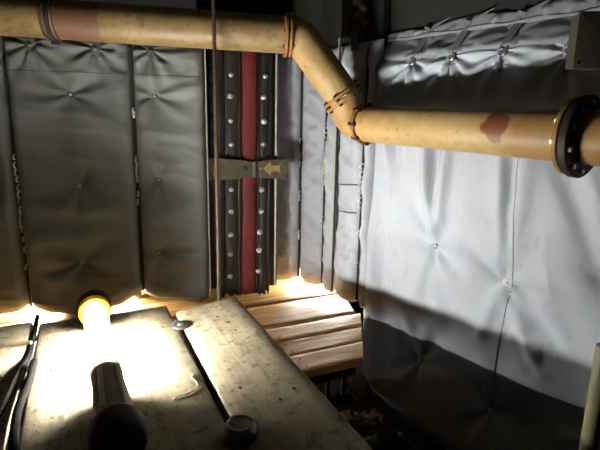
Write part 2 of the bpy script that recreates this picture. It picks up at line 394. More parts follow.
# ------------------------------------------------------------------ left blankets
LG = 'quilted insulation blankets on the left wall'
def lay(sL): return L0+sL
def wavy(base, pts):
    xs = np.array([p[0] for p in pts]); ys = np.array([p[1] for p in pts])
    def f(t):
        t = np.asarray(t, float); return np.interp(t, xs, ys)
    return f
def lacing(root, C, t, zs, bright, side=1):
    """cord that laces a seam, with bright hooks along part of it"""
    pts = []
    for i, z in enumerate(np.linspace(zs[0], zs[1], 40)):
        p = Vector(C.path_point(t, z)); pts.append(p)
    MB().tube(pts, .0052, 6).build('seam_cord', 'dark_wire', root)
    for z in bright:
        p = Vector(C.path_point(t+random.uniform(-.002, .002), z)); n = C.normal(t)
        tw = random.uniform(-.3, .3)
        hk = MB(); hk.torus(p+n*.004, Vector((n.y, -n.x, 0))*math.cos(tw)+n*math.sin(tw)*.6+Vector((0, 0, .1)), .010, .0034, 14, 6, 1.0)
        hk.build('lacing_hook', 'bead', root)
def path_point(self, t, z, off=.018):
    x, y, nx, ny = self.path.at(np.array(float(t))); return (float(x+nx*off), float(y+ny*off), float(z))
Cover.path_point = path_point
def tab(root, C, t, z, hgt=.055):
    n = C.normal(t); s_ = Vector((n.y, -n.x, 0)); p = Vector(C.point(t, z).tolist())+n*.004
    MB().tube([p+Vector((0, 0, -hgt*.55))+n*.002, p+n*.004, p+Vector((0, 0, hgt*.5))+n*.006, p+Vector((0, 0, hgt*1.2))-n*.015], .011, 10, True, n).build('tab', 'fabric_dark', root)
    MB().lathe(p+n*.006, n, [(.008, 0), (.0085, .003), (.006, .006), (.003, .007)], 14).build('snap', 'steel', root)

def left_blanket(name, label, s0, s1, hem, buttons, tabs, seed, folds=(), cord=None, trim=False):
    C = Cover(Lp, lay(s0), lay(s1), hem, .885, TL, seed,
              [(lay(a), z, .030, .07) for a, z in buttons], [(lay(a), z, .020, .045) for a, z in tabs],
              [(lay(a), b, lay(c), d, e, f) for a, b, c, d, e, f in folds], wr=(.011, 2.2, 7.5), er=(.035, .035, .055, .04), step=.0068, belly=.022)
    x, y, _, _ = Lp.at(np.array(lay((s0+s1)/2)))
    root = thing(name, (float(x), float(y), -.13), label, 'blanket', LG)
    C.mesh().build('cover', 'fabric_left', root, True, 80)
    for a, z in buttons: C.button(root, lay(a), z, .0095, 'bead' if z < .5 and a > .3 else 'dark_steel')
    for a, z in tabs: tab(root, C, lay(a), z-.002)
    st = MB().tube([Vector(C.point(t, .765, .0008).tolist()) for t in np.linspace(lay(s0)+.012, lay(s1)-.012, 50)], .0014, 5).build('stitching', 'fabric_dark', root)
    return root, C
hemL = lambda pts: wavy(0, [(lay(a), b+.002) for a, b in sorted(pts)])
r, C = left_blanket('insulation_blanket', 'grey quilted blanket cut off by the left edge of the photo', .632, 1.02,
    hemL([(.62, -.085), (.67, -.12), (.75, -.125), (1.05, -.12)]), [(.83, .69), (.83, .37)], [(.76, .86)], 11, [(.66, .3, .95, .22, .008, .03)])
lacing(r, C, lay(.628), (.80, -.10), [.47, .44, .415, .39, .36, .335, .31, .28, .265, .25, .235, .22, .205, .17, .13, .06])
r, C = left_blanket('insulation_blanket', 'broad grey quilted blanket right behind the glowing lamp', .222, .628,
    hemL([(.2, -.06), (.235, -.075), (.30, -.115), (.38, -.132), (.47, -.145), (.56, -.13), (.61, -.105), (.64, -.085)]),
    [(.425, .69), (.424, .363), (.433, .067)], [(.539, .852), (.332, .850)], 23,
    [(.24, .26, .60, .30, .010, .03), (.26, .46, .60, .50, .006, .04), (.30, .20, .58, .16, .007, .03), (.25, .02, .40, .08, .006, .025), (.40, -.02, .60, .03, .006, .025), (.44, .70, .54, .84, .006, .02), (.42, .70, .34, .84, .006, .02)])
lacing(r, C, lay(.217), (.86, -.06), [.64, .625, .46, .44, .425, .405, .385, .33, .30])
r, C = left_blanket('insulation_blanket', 'narrower grey quilted blanket between the seam cord and the dark brown rod', -.040, .214,
    hemL([(-.05, -.115), (.0, -.13), (.08, -.115), (.16, -.10), (.195, -.085), (.23, -.06)]),
    [(.140, .693), (.140, .383), (.149, .093)], [(.146, .852)], 37,
    [(-.02, .30, .20, .22, .008, .03), (-.02, .52, .18, .60, .006, .04), (0, .12, .2, .17, .006, .03), (.14, .70, .146, .85, .006, .02)])
for off, rr in ((.030, .0028), (.006, .0024)):
    pts = [Vector(path_point(C, lay(-.046), z, off)) for z in np.linspace(.87, -.1, 30)]
    MB().tube(pts, rr, 6).build('edge_wire', 'wire', r)

# ------------------------------------------------------------------ red expansion joint
JD = Vector((.978, -.209, 0)); JN = Vector((-.209, -.978, 0)); JP = Vector((.577, 1.85, 0))
def jp(x, z, out=0.0):        # x = world x on the joint's line
    return JP + JD*((x-.577)/.978) + JN*out + Vector((0, 0, z))
J = thing('expansion_joint', tuple(jp(.6, -.12)), 'dark bolted expansion joint with a red belt down its middle', 'joint')
rj = Matrix.Rotation(math.atan2(-.209, .978), 3, 'Z')
def jbar(name, x0, x1, z0, z1, out, th, m, bev=.003, lean=0):
    c = jp((x0+x1)/2, (z0+z1)/2, out-th/2); b = MB().box(c, ((x1-x0)/.978, th, z1-z0), rj, bev); return b.build(name, m, J)
jbar('backing_plate', .462, .752, -.10, 1.0, -.015, .02, 'black')
def ribbon(name, x0, x1, out, bulge, m, ragged, seed):
    n = 10; zs = np.linspace(-.12, .99, 70); V = []; F = []
    for i, z in enumerate(zs):
        for j in range(n+1):
            t = j/n; xx = x0+(x1-x0)*t; o = out+bulge*math.sin(PI*t)**.6 + .003*math.sin(z*23+seed)*math.sin(PI*t)
            zz = z + (ragged*math.sin(t*9+seed) if i == 0 else 0)
            V.append(jp(xx - (.014*(.9-z)*.6), zz, o))
    for i in range(69):
        for j in range(n): a = i*(n+1)+j; F.append((a, a+1, a+n+2, a+n+1))
    k0 = len(V); 
    for i in range(70):
        V.append(V[i*(n+1)]-JN*.016); V.append(V[i*(n+1)+n]-JN*.016)
    for i in range(69):
        a = i*(n+1); F.append((a, a+n+1, k0+2*i+2, k0+2*i)); b = a+n; F.append((b, k0+2*i+1, k0+2*i+3, b+n+1)); F.append((k0+2*i, k0+2*i+2, k0+2*i+3, k0+2*i+1))
    F.append(tuple(range(n+1))+(k0+1, k0)); q = 69*(n+1); F.append(tuple(q+i for i in range(n, -1, -1))+(k0+138, k0+139))
    return MB().add(V, F).build(name, m, J)
ribbon('red_belt', .603, .668, .004, .016, 'red', .004, 2)
ribbon('inner_lining', .588, .604, .010, .008, 'black', .006, 4)
ribbon('inner_lining', .666, .678, .010, .008, 'black', .006, 1)
ribbon('flange_strip', .540, .590, .012, .006, 'flange_brown', .008, 1)
ribbon('flange_strip', .676, .708, .012, .006, 'flange_brown', .008, 3)
ribbon('rubber_edge', .500, .541, .006, .012, 'black', .010, 5)
ribbon('rubber_edge', .708, .726, .000, .010, 'black', .010, 6)
BL = [(0.561, 0.887), (0.562, 0.786), (0.559, 0.707), (0.56, 0.61), (0.56, 0.517), (0.558, 0.336), (0.557, 0.244), (0.554, 0.145), (0.551, 0.062), (0.55, -0.035)]
BR = [(0.691, 0.886), (0.693, 0.786), (0.688, 0.705), (0.69, 0.611), (0.688, 0.518), (0.68, 0.334), (0.678, 0.243), (0.674, 0.152), (0.67, 0.073), (0.668, -0.019)]
for (x, z) in BL+BR:
    MB().lathe(jp(x, z, .012), JN, [(.0125, 0), (.0125, .004), (.0105, .005), (.0105, .009), (.008, .013), (.004, .0155)], 12).build('bolt', 'bolt', J)
ps = MB()
for i in range(17):
    z = -.08+i*.06; ps.box(jp(.4895, z+.02, .012), (.022, .004, .046), rj, .001)
ps.build('punched_strip', 'black', J)
for x, z0, z1 in ((.708+.028, -.08, .40), (.708+.028, .475, .87)):
    MB().tube([jp(x, z, .028) for z in np.linspace(z0, z1, 12)], .0048, 8).build('edge_bead', 'wire', J)
# clamp bracket with arrow
K = thing('clamp_bracket', tuple(jp(.62, .378, .05)), 'drab metal bracket with an arrow plate across the red joint', 'bracket')
b = MB()
pl = [(.468, .463, .380), (.52, .463, .378), (.60, .456, .382), (.640, .448, .388), (.668, .452, .386), (.70, .458, .384), (.775, .461, .380)]
V = []; F = []
for i, (x, zt, zb) in enumerate(pl):
    o = .046 if x > .65 else (.040 if x < .62 else .034)
    for dz in (0, 1):
        V.append(jp(x, zb if dz == 0 else zt, o)); V.append(jp(x, zb if dz == 0 else zt, o-.010))
for i in range(len(pl)-1):
    a = i*4; c = a+4; F += [(a, a+2, c+2, c), (a+1, c+1, c+3, a+3), (a, c, c+1, a+1), (a+2, a+3, c+3, c+2)]
F += [(0, 1, 3, 2), (len(pl)*4-4, len(pl)*4-2, len(pl)*4-1, len(pl)*4-3)]
b.add(V, F).build('strap_plate', 'bracket', K, True, 30)
MB().box(jp(.655, .420, .048), (.008, .004, .070), rj, .001).build('joint_line', 'dark_steel', K)
MB().lathe(jp(.612, .424, .034), JN, [(.011, 0), (.011, .006), (.007, .009), (.004, .012)], 6).build('bolt', 'nut', K)
MB().lathe(jp(.672, .424, .044), JN, [(.004, 0), (.004, .004), (.002, .005)], 10).build('rivet', 'bolt', K)
ar = [(.680, .424), (.712, .452), (.714, .437), (.742, .437), (.752, .447), (.748, .424), (.752, .402), (.742, .412), (.714, .412), (.712, .396)]
V = [jp(x, z, .050) for x, z in ar]+[jp(x, z, .044) for x, z in ar]; n = len(ar)
F = [tuple(range(n)), tuple(range(2*n-1, n-1, -1))]+[(i, (i+1) % n, n+(i+1) % n, n+i) for i in range(n)]
MB().add(V, F).build('arrow', 'arrow', K, False)
for x in (.50,): MB().box(jp(x, .42, .02), (.03, .05, .05), rj, .002).build('standoff', 'bracket', K)
MB().box(jp(.735, .42, .022), (.02, .045, .05), rj, .002).build('standoff', 'bracket', K)

# ------------------------------------------------------------------ narrow strips round the corner
SG = 'narrow quilted strips round the corner'
strips = [(.000, .165, 'narrow quilted strip next to the red joint, first of the corner strips', 3),
          (.169, .312, 'second narrow quilted strip of the corner, right below the pipe elbow', 5),
          (.316, .394, 'third and slimmest quilted strip of the corner, left of the beige rod', 8),
          (.409, .556, 'fourth quilted strip of the corner with a sewn band across it', 9),
          (.560, .605, 'last corner strip, tucked against the big bright right blanket', 14)]
for a, bq, lab, sd in strips:
    hm = wavy(0, [(a, -.098), (a+(bq-a)*.25, -.122), (a+(bq-a)*.7, -.118), (bq, -.095)])
    C = Cover(Qp, a, bq, hm, .905, TQ+.006, sd, (), (), [(a, z+.04, bq, z-.03, .006*random.choice((1, -1)), .018) for z in np.linspace(.0, .9, 11)], wr=(.010, 6, 7), er=(.035, .035, .05, .04), step=.006)
    x, y, _, _ = Qp.at(np.array((a+bq)/2)); root = thing('insulation_strip', (float(x), float(y), -.12), lab, 'blanket', SG)
    C.mesh().build('cover', 'fabric', root, True, 80)
    if sd in (3, 5, 9):
        br = {3: [.53, .47, .45, .43, .30, .28, .12, .1], 5: [.58, .56, .54, .52, .45, .43, .41, .39, .37, .34, .2], 9: [.45, .42, .40, .38, .36, .34, .32, .30, .19, .06]}[sd]
        lacing(root, C, bq+.0015, (.88, -.09), br)
    if sd == 9:
        MB().tube([Vector(C.point(t, .365+(t-a)*.1, .001).tolist()) for t in np.linspace(a+.012, bq-.012, 14)], .003, 6).build('stitching', 'fabric_dark', root)
        MB().tube([Vector(C.point(t, .255+(t-a)*.1, .001).tolist()) for t in np.linspace(a+.012, bq-.012, 14)], .003, 6).build('stitching', 'fabric_dark', root)
for dt, m, lab in ((.3985, 'wire', 'thin beige rod upright between the third and fourth corner strips'), (.4045, 'dark_wire', 'thin dark rod upright just right of the thin beige rod')):
    x, y, nx, ny = Qp.at(np.array(dt)); pts = [(float(x+nx*.03), float(y+ny*.03), z) for z in np.linspace(-.105, .93, 12)]
    tag(MB().tube(pts, .0042, 8).build('upright_rod', m), lab, 'rod')

# ------------------------------------------------------------------ big right blanket
def rs(a): return R0+a
hemR = wavy(0, [(rs(-.02), -.40), (rs(.06), -.475), (rs(.236), -.535), (rs(.37), -.55), (rs(1.3), -.56)])
btn = [(.307, .201), (.562, .139), (.284, -.241), (.56, -.309), (.88, .16), (.88, -.25), (1.15, .1)]
tie = [(.16, .828), (.31, .830), (.476, .828), (.656, .815), (.86, .815)]
fold = [(.05, .80, .10, .45, .016, .022), (.13, .80, .14, .40, -.012, .03), (.20, .80, .16, .45, .014, .03), (.24, .60, .30, .22, .012, .02), (.34, .62, .312, .22, .012, .022), (.29, .62, .303, .30, -.014, .018),
        (.50, .62, .555, .18, .014, .026), (.60, .60, .568, .18, .010, .03), (.555, .55, .56, .22, -.012, .018), (.57, .12, .70, -.10, .012, .022), (.55, .12, .50, -.08, .010, .022), (.60, .12, .76, -.03, -.010, .022),
        (.31, .18, .36, -.10, .008, .025), (.29, .18, .24, -.1, .008, .03), (.64, .60, .84, .18, -.016, .03), (.70, .62, .90, .2, .014, .035), (.02, .3, .07, -.15, .012, .03), (.10, .2, .13, -.2, -.008, .03),
        (.284, -.22, .20, -.02, .010, .025), (.284, -.25, .42, -.28, .006, .03), (.56, -.30, .62, -.12, .007, .03)]
CR = Cover(Rp, rs(-.008), rs(1.30), hemR, .84, TR, 61, [(rs(a), z, .034, .075) for a, z in btn], [(rs(a), z-.01, .030, .045) for a, z in tie],
           [(rs(a), b, rs(c), d, e, f) for a, b, c, d, e, f in fold], wr=(.010, 3.6, 1.6), er=(.07, .06, .09, .05), step=.0078)
RB = thing('insulation_blanket', tuple(Vector(CR.point(rs(.5), -.54).tolist())), 'huge pale grey quilted blanket covering the right wall', 'blanket')
CR.mesh().build('cover', 'fabric', RB, True, 80)
for a, z in btn: CR.button(RB, rs(a), z, .0105, 'bead' if abs(a-.562) < .02 else 'gunmetal')
MB().tube([Vector(CR.point(rs(.575)+.008*math.sin(z*9), z, .0006).tolist()) for z in np.linspace(.60, -.30, 70)], .0012, 5).build('stitching', 'fabric_dark', RB)
# rolled flap above the seam and the ruffled fold above it
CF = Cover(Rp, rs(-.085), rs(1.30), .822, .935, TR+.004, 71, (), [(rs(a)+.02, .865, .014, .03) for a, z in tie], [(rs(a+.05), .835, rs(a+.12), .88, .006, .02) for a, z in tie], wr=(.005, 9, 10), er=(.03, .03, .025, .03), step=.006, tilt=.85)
CF.mesh().build('flap', 'fabric_shaded', RB, True, 80)
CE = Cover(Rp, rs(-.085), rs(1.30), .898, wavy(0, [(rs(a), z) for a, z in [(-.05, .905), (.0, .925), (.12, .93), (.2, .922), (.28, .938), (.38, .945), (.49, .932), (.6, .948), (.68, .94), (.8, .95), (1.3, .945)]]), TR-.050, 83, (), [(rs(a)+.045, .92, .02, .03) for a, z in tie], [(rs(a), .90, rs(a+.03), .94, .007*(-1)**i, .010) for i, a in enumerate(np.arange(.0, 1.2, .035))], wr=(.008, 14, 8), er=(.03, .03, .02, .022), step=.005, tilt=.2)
CE.mesh().build('ruffled_fold', 'fabric_shaded', RB, True, 80)
nR = Vector((RN[0], RN[1], 0)); dR = Vector((RD[0], RD[1], 0)); UZ = Vector((0, 0, 1))
for i, (a, z) in enumerate(tie):
    p = Vector(CR.point(rs(a), z-.012).tolist()) + nR*.012
    MB().torus(p+nR*.004, nR, .010, .0032, 16, 7, .8, -.5, UZ).build('hook', 'bolt', RB)
    q = Vector(CF.point(rs(a)+.012, .868, .010).tolist()); q2 = Vector(CF.point(rs(a)+.026, .905, .010).tolist()); q3 = Vector(CE.point(rs(a)+.034, .928, .010).tolist())
    MB().tube(smooth_path([p+nR*.006-UZ*.002, q, q2, q3], .02, 4), .0125, 10, True, nR).build('strap', 'fabric_dark', RB)
    MB().tube([p+nR*.006, p-UZ*.025+nR*.006+dR*.003, p-UZ*.055+nR*.012+dR*.002], [.004, .0055, .0035], 8, True, nR).build('strap_tail', 'dark_wire', RB)
    MB().tube([q2+nR*.006, q2+UZ*.022+dR*.03+nR*.012, q2+UZ*.045+dR*.085+nR*.006], [.004, .005, .002], 8, True, nR).build('tie_end', 'fabric_dark', RB)
MB().tube([Vector(CE.point(rs(a), .906+.003*math.sin(a*37), .001).tolist()) for a in np.linspace(-.07, 1.25, 90)], .0016, 6).build('drawcord', 'dark_wire', RB)
MB().tube([Vector(CF.point(rs(.03), .87, .006).tolist()), Vector(CR.point(rs(.028), .80, .010).tolist()), Vector(CR.point(rs(.012), .76, .006).tolist()), Vector(CR.point(rs(.018), .70, .004).tolist())], .003, 6).build('loose_wire', 'dark_wire', RB)

# ------------------------------------------------------------------ pipe
P_ = thing('yellow_pipe', (.866, 1.343, .55), 'yellowed flanged pipe bending down and across in front of the blankets', 'pipe')
RAD = .0603
A = Vector((-.168, 1.839, .921)); B = Vector((.665, 1.530, .894)); K1 = Vector((.702, 1.516, .890)); D = Vector((.826, 1.425, .695)); K2 = Vector((.850, 1.400, .618)); F_ = Vector((.872, 1.338, .606)); Hh = Vector((.983, .672, .586))
CAM = Vector((0, 0, .6)); A, B, K1, D, K2, F_, Hh = [CAM+(q-CAM)*k5 for q, k5 in ((A, 1.0), (B, 1.01), (K1, 1.015), (D, 1.03), (K2, 1.04), (F_, 1.04), (Hh, 1.045))]
dA = (B-A).normalized(); dH = (Hh-F_).normalized(); A0 = A-dA*.08; AL = A0+Vector((-.978, .209, .02))*.8; J0 = Hh+dH*.55
tag(MB().tube([AL, A0, A, B], RAD, 40).build('pipe_run', 'pipe_grimy', P_), 'grimier level pipe run with a brown band')
e1 = smooth_path([B+dA*.004, K1, D-(D-K1).normalized()*.004], .075, 14)
MB().tube(e1, RAD, 40).build('elbow', 'pipe', P_)
e2 = smooth_path([D+(D-K1).normalized()*.004, K2, F_-dH*.002], .06, 14)
MB().tube(e2, RAD, 40).build('elbow', 'pipe', P_)
MB().tube([F_+dH*.003, Hh-dH*.03, Hh], RAD, 40).build('pipe_run', 'pipe', P_)
MB().tube([Hh, Hh+dH*.03, J0], RAD, 40).build('pipe_run', 'pipe', P_)
def flange(c, ax, r, th, m='pflange', nb=8, br=.006, bm='dark_steel', face=0, rot0=0.0):
    ax = Vector(ax).normalized()
    MB().lathe(c-ax*th/2, ax, [(RAD*.98, 0), (r-.002, 0), (r, .002), (r, th-.002), (r-.002, th), (RAD*.98, th)], 40, True).build('flange', m, P_)
    u = ax.orthogonal().normalized(); w = ax.cross(u); rb = (r+RAD)/2
    for i in range(nb):
        a = 2*PI*i/nb+rot0; q = c+(u*math.cos(a)+w*math.sin(a))*rb
        h = th/2+br*.9
        MB().lathe(q-ax*h, ax, [(br, 0), (br, 2*h)], 6).build('flange_bolt', bm, P_)
dM = (D-K1).normalized()
for c, ax, r, th in ((B-dA*.008, dA, .070, .012), (B+dA*.008, dA, .069, .010)): flange(c, ax, r*1.03, th, 'pflange', 8, .005)
for c, ax, r, th in ((D-dM*.009, dM, .074, .012), (D+dM*.009, dM, .075, .013)): flange(c, ax, r, th, 'pflange', 8, .007)
flange(F_-dH*.006, dH, .070, .016, 'pflange', 8, .0075)
flange(Hh-dH*.016, dH, .087, .012, 'pflange', 10, .006, 'bolt')
flange(Hh+dH*.004, dH, .092, .018, 'dark_steel', 10, .006, 'bolt', 0, .2)
c0 = A+dA*(.128)
for off, r, th in ((-.012, .0665, .008), (.006, .0685, .014), (.022, .0645, .006)):
    MB().lathe(c0+dA*(off-th/2), dA, [(RAD*.99, 0), (r, 0), (r, th), (RAD*.99, th)], 36, True).build('clamp_band', 'dark_steel' if th > .01 else 'nut', P_)
MB().box(c0+dA*.006+Vector((0, 0, -.068)), (.028, .02, .02), None, .003).build('clamp_lug', 'dark_steel', P_)
# slender rod from the boards up past the front of the pipe
tag(MB().tube([(.412, 1.530, -.1405), (.412, 1.530, .40), (.412, 1.530, .90), (.412, 1.530, CZ)], .0062, 12).build('brown_rod', 'rod'), 'slender brown rod upright from boards to ceiling in front of the pipe', 'rod')

# ------------------------------------------------------------------ overhead metal
H = thing('hanger_bracket', (.93, 1.56, .92), 'dark drilled hanger plate with rusty nuts above the pipe elbow', 'bracket')
hx = Vector((.90, -.43, 0)).normalized(); hn = Vector((-.43, -.90, 0)).normalized(); hr = Matrix.Rotation(math.atan2(hx.y, hx.x), 3, 'Z')
MB().box((.932, 1.556, 1.17), (.085, .012, .51), hr, .002).build('plate', 'hanger', H)
for i, (dx, dz) in enumerate([(.012, .945), (.016, .985), (.032, 1.01), (.034, .965), (.010, 1.03), (.030, 1.055)]):
    p = Vector((.932, 1.556, 0))+hx*dx+hn*.006+Vector((0, 0, dz))
    MB().lathe(p, hn, [(.017, 0), (.017, .012), (.010, .014), (.009, .022), (.004, .024)], 6).build('nut', 'nut', H)
MB().tube([Vector((.932, 1.556, .935))+hx*.0+hn*.012, Vector((.936, 1.552, .90))+hn*.012, Vector((.940, 1.548, .868))], .014, 10, True, hn).build('strap', 'fabric_dark', H)
tag(MB().box((.55, 1.62, 1.28), (1.9, .09, .28), Matrix.Rotation(-.21, 3, 'Z'), .004).build('ceiling_beam', 'soot'), 'black steel beam overhead behind the yellow pipe', 'beam')
tag(MB().box((1.06, 1.15, 1.33), (.12, 1.3, .18), Matrix.Rotation(.28, 3, 'Z'), .004).build('ceiling_beam', 'dark_steel'), 'dark brown beam overhead above the right blanket', 'beam')
X = thing('junction_box', (1.15, .76, .74), 'khaki metal box at the top of the right wall above the big flange', 'box')
bt = Vector((.87, -.493, 0)); bn = Vector((-.493, -.87, 0))
bx = Matrix.Rotation(math.atan2(bt.y, bt.x), 3, 'Z'); bc = Vector((1.113, .722, .800))
MB().box(bc-bn*.022, (.150, .040, .118), bx, .004).build('body', 'box', X)
MB().box(bc+bn*.002, (.156, .008, .124), bx, .002).build('lid', 'box', X)
for sx in (-1, 1):
    for sz in (-1, 1): MB().lathe(bc+bn*.005+bt*.068*sx+UZ*.050*sz, bn, [(.004, 0), (.004, .002), (.002, .003)], 10).build('screw', 'nut', X)
# ------------------------------------------------------------------ timber staging
def board(x0, x1, y0, y1, z0, z1, axis, m, name, label, group, seed, bev=.004, nails=(), skew=0.0, tilt=0.0):
    rnd = random.Random(seed); n = 40; V = []; F = []
    a0, a1 = (y0, y1) if axis == 'y' else (x0, x1); c0, c1 = (x0, x1) if axis == 'y' else (y0, y1)
    prof = [(c0, z0), (c1, z0), (c1, z1-bev), (c1-bev*.35, z1-bev*.3), (c1-bev, z1)]
    k2 = 6
    for j in range(1, k2): prof.append((c1-bev+(c0+2*bev-c1)*j/k2, z1))
    prof += [(c0+bev, z1), (c0+bev*.35, z1-bev*.3), (c0, z1-bev)]
    K3 = len(prof); el = er = 0.0
    for i in range(n+1):
        t = i/n; a = a0+(a1-a0)*t
        el += rnd.uniform(-.0008, .0008)-el*.05; er += rnd.uniform(-.0008, .0008)-er*.05
        for (c, z) in prof:
            f = (c-c0)/(c1-c0); cc = c + el*(1-f)+er*f; aa = a
            if i in (0, n): aa = a + rnd.uniform(-.0015, .0015) + skew*(f-.5)*(1 if i == n else 0)
            zz = z + tilt*f + (rnd.uniform(-.0007, .0007) + .0015*math.sin(a*5+seed)*math.sin(f*PI) if z == z1 else 0)
            V.append((cc, aa, zz) if axis == 'y' else (aa, cc, zz))
    for i in range(n):
        for j in range(K3): F.append((i*K3+j, i*K3+(j+1) % K3, (i+1)*K3+(j+1) % K3, (i+1)*K3+j))
    F += [tuple(range(K3)), tuple(n*K3+j for j in range(K3-1, -1, -1))]
    root = thing(name, ((x0+x1)/2, (y0+y1)/2, z0), label, 'board', group)
    MB().add(V, F).build('timber', m, root, True, 50)
    for (x, y, r) in nails: MB().lathe((x, y, z1-.001+tilt*(x-x0)/(x1-x0)), (0, 0, 1), [(r, 0), (r, .0018), (r*.6, .0022)], 10).build('nail', 'dark_steel', root)
    return root
PG = 'weathered planks of the staging'
board(.249, .446, -.35, 1.447, -.045, .001, 'y', 'old_plank', 'staging_plank', 'narrower weathered plank at the right edge of the staging, dotted with nail heads', PG, 3, .006,
      [(.352, 1.33, .004), (.368, 1.27, .0045), (.372, 1.21, .004), (.36, .84, .006), (.40, .86, .005), (.30, .93, .007)], .0, .026)
board(-.146, .233, -.35, 1.515, -.045, .0, 'y', 'old_plank', 'staging_plank', 'broad weathered plank that the glowing lamp lies on', PG, 5, .006, [(.19, 1.35, .004), (-.10, 1.2, .004)])
board(-.56, -.164, -.35, 1.545, -.045, -.002, 'y', 'old_plank', 'staging_plank', 'weathered plank at the left edge, beyond the cable', PG, 9, .006)
BG = 'pale pine boards under the staging'
ys = [1.172, 1.284, 1.391, 1.502, 1.730, 1.925, 2.12, 2.30]
labs = ['pine board nearest the dark opening, front one of the row', 'second pine board back from the dark opening', 'third pine board back from the dark opening',
        'fourth pine board back, wider and brightly lit', 'broad pine board whose front edge shows as a dark line below the hems', 'rear pine board behind the blanket hems', 'rearmost pine board, behind all the blankets']
for i in range(7):
    x1 = (.825, .89, .955, 1.0, 1.3, 1.3, 1.3)[i]
    board(-.95, x1, ys[i]+(.008 if i == 4 else .003), ys[i+1]-(.006 if i == 3 else .003), -.168, -.14-.0015*(i % 2), 'x', 'pine', 'deck_board', labs[i], BG, 20+i, .004, [(.60, ys[i]+.03, .003), (.60, ys[i]+.08, .003)], skew=(.066, .062, .06, .06, 0, 0, 0)[i])
T = thing('trestle', (.35, .7, FZ), 'dark steel frame carrying the boards and planks', 'frame')
for x_, w_, y in ((-.07, 1.70, 1.21), (.02, 1.86, 1.80)): MB().box((x_, y, -.188), (w_, .035, .04), None, .003).build('rail', 'dark_steel', T)
for y, nm in ((1.245, 0), (.25, 1)):
    MB().box((.0, y, -.0925), (1.1 if nm else .80, .06, .095), None, .003).build('batten', 'pale_wood', T)
MB().box((.0, .25, -.16), (1.1, .05, .04), None, .003).build('rail', 'dark_steel', T)
for x in (-.45, .45):
    for y in (.25,): MB().box((x, y, (FZ-.18)/2), (.04, .04, -.18-FZ), None, .003).build('leg', 'dark_steel', T)
for x in (-.8, .515): MB().box((x, 1.21, (FZ-.208)/2), (.03, .03, -.208-FZ), None, .003).build('leg', 'dark_steel', T)
MB().box((.22, 1.205, -.285), (1.10, .022, .022), None, .003).build('cross_bar', 'dark_steel', T)
for x in (.62, .68, .74): MB().box((x, 1.205, -.241), (.014, .014, .068), None, .002).build('rung', 'dark_steel', T)
for x in (-.8, .62, .87): MB().box((x, 1.80, (FZ-.208)/2), (.03, .03, -.208-FZ), None, .003).build('leg', 'dark_steel', T)
# lower ledge, timber offcut and rag
tag(MB().box((.66, 1.45, -.466), (.38, .20, .012), None, .003).box((.66, 1.45, -.576), (.34, .03, .208), None, .003).build('step_plate', 'dark_steel'), 'dark steel step plate low in the opening below the pine boards', 'step')
board(.56, .83, 1.12, 1.285, -.44, -.40, 'x', 'pale_wood', 'timber_offcut', 'pale short timber lying low beside the dark hose', None, 51)
tag(MB().box((.70, 1.20, -.56), (.22, .12, .239), None, .003).build('support_block', 'dark_steel'), 'dark block that the pale short timber lies on', 'block')

# ------------------------------------------------------------------ hand lamp
LZ = .053; LX = .015
Lm = thing('hand_lamp', (LX, 1.15, 0), 'tubular hand lamp glowing white on the broad plank', 'lamp')
AX = Vector((-.030, 1, 0)).normalized()
def lp(y, dx=0, dz=0): return Vector((LX+.003-.030*(y-1.1)+dx, y, LZ+dz))
MB().lathe(lp(.765), AX, [(.040, 0), (.046, .005), (.050, .018), (.050, .052), (.046, .060), (.043, .064), (.038, .068)], 32).build('end_cap', 'rubber', Lm)
MB().lathe(lp(.760), AX, [(.018, 0), (.020, .004), (.020, .012)], 20).build('cable_gland', 'black', Lm)
MB().lathe(lp(.832), AX, [(.037, 0), (.038, .004), (.0315, .170), (.033, .172), (.033, .192), (.030, .196), (.028, .198)], 32).build('handle', 'lamp_body', Lm)
for dx in (-.016, .018): MB().box(lp(.93, dx, .029), (.010, .16, .010), Matrix.Rotation(-.02, 3, 'X'), .003).build('casing_rib', 'lamp_body', Lm)
MB().lathe(lp(1.028), AX, [(.0350, 0), (.0350, .402), (.0340, .402), (.0340, 0)], 32, True).build('clear_sleeve', 'sleeve', Lm)
for dx in (-.012, .012):
    MB().lathe(lp(1.045, dx), AX, [(.006, 0), (.0095, .008), (.0095, .325), (.006, .332)], 14).build('glow_tube', 'tube', Lm)
for i in range(20):  # added unseen fins that keep the tubes' light off the left wall
    MB().lathe(lp(1.036+i*.0185), AX, [(.0225, 0), (.033, 0), (.033, .0012), (.0225, .0012)], 28, True).build('light_baffle', 'steel', Lm)
for a_ in (0, 1, 2, 3):
    an = PI/4+a_*PI/2; MB().tube([lp(1.03, .031*math.cos(an), .031*math.sin(an)), lp(1.42, .031*math.cos(an), .031*math.sin(an))], .0016, 6).build('guard_wire', 'steel', Lm)
MB().lathe(lp(1.405), AX, [(.0352, 0), (.0430, .0), (.0440, .003), (.0440, .030), (.0352, .030)], 36, True).build('amber_ring', 'amber', Lm)
MB().lathe(lp(1.436), AX, [(.030, 0), (.046, .0), (.0490, .004), (.0490, .034), (.044, .040), (.02, .042)], 32).build('far_cap', 'rubber', Lm)
L2 = thing('hand_lamp', (.98, 1.99, -.14), 'second glowing hand lamp, behind the hems of the corner strips', 'lamp')
ax2 = Vector((.75, -.66, 0)).normalized(); c2 = Vector((1.04, 1.93, -.104))
MB().lathe(c2-ax2*.13, ax2, [(.009, 0), (.0105, .008), (.0105, .252), (.009, .26)], 14).build('glow_tube', 'hid', L2)
MB().lathe(c2-ax2*.30, ax2, [(.030, 0), (.035, .01), (.035, .14), (.028, .16)], 24).build('handle', 'lamp_body', L2)
MB().lathe(c2+ax2*.135, ax2, [(.028, 0), (.034, .005), (.034, .03), (.02, .034)], 24).build('far_cap', 'rubber', L2)
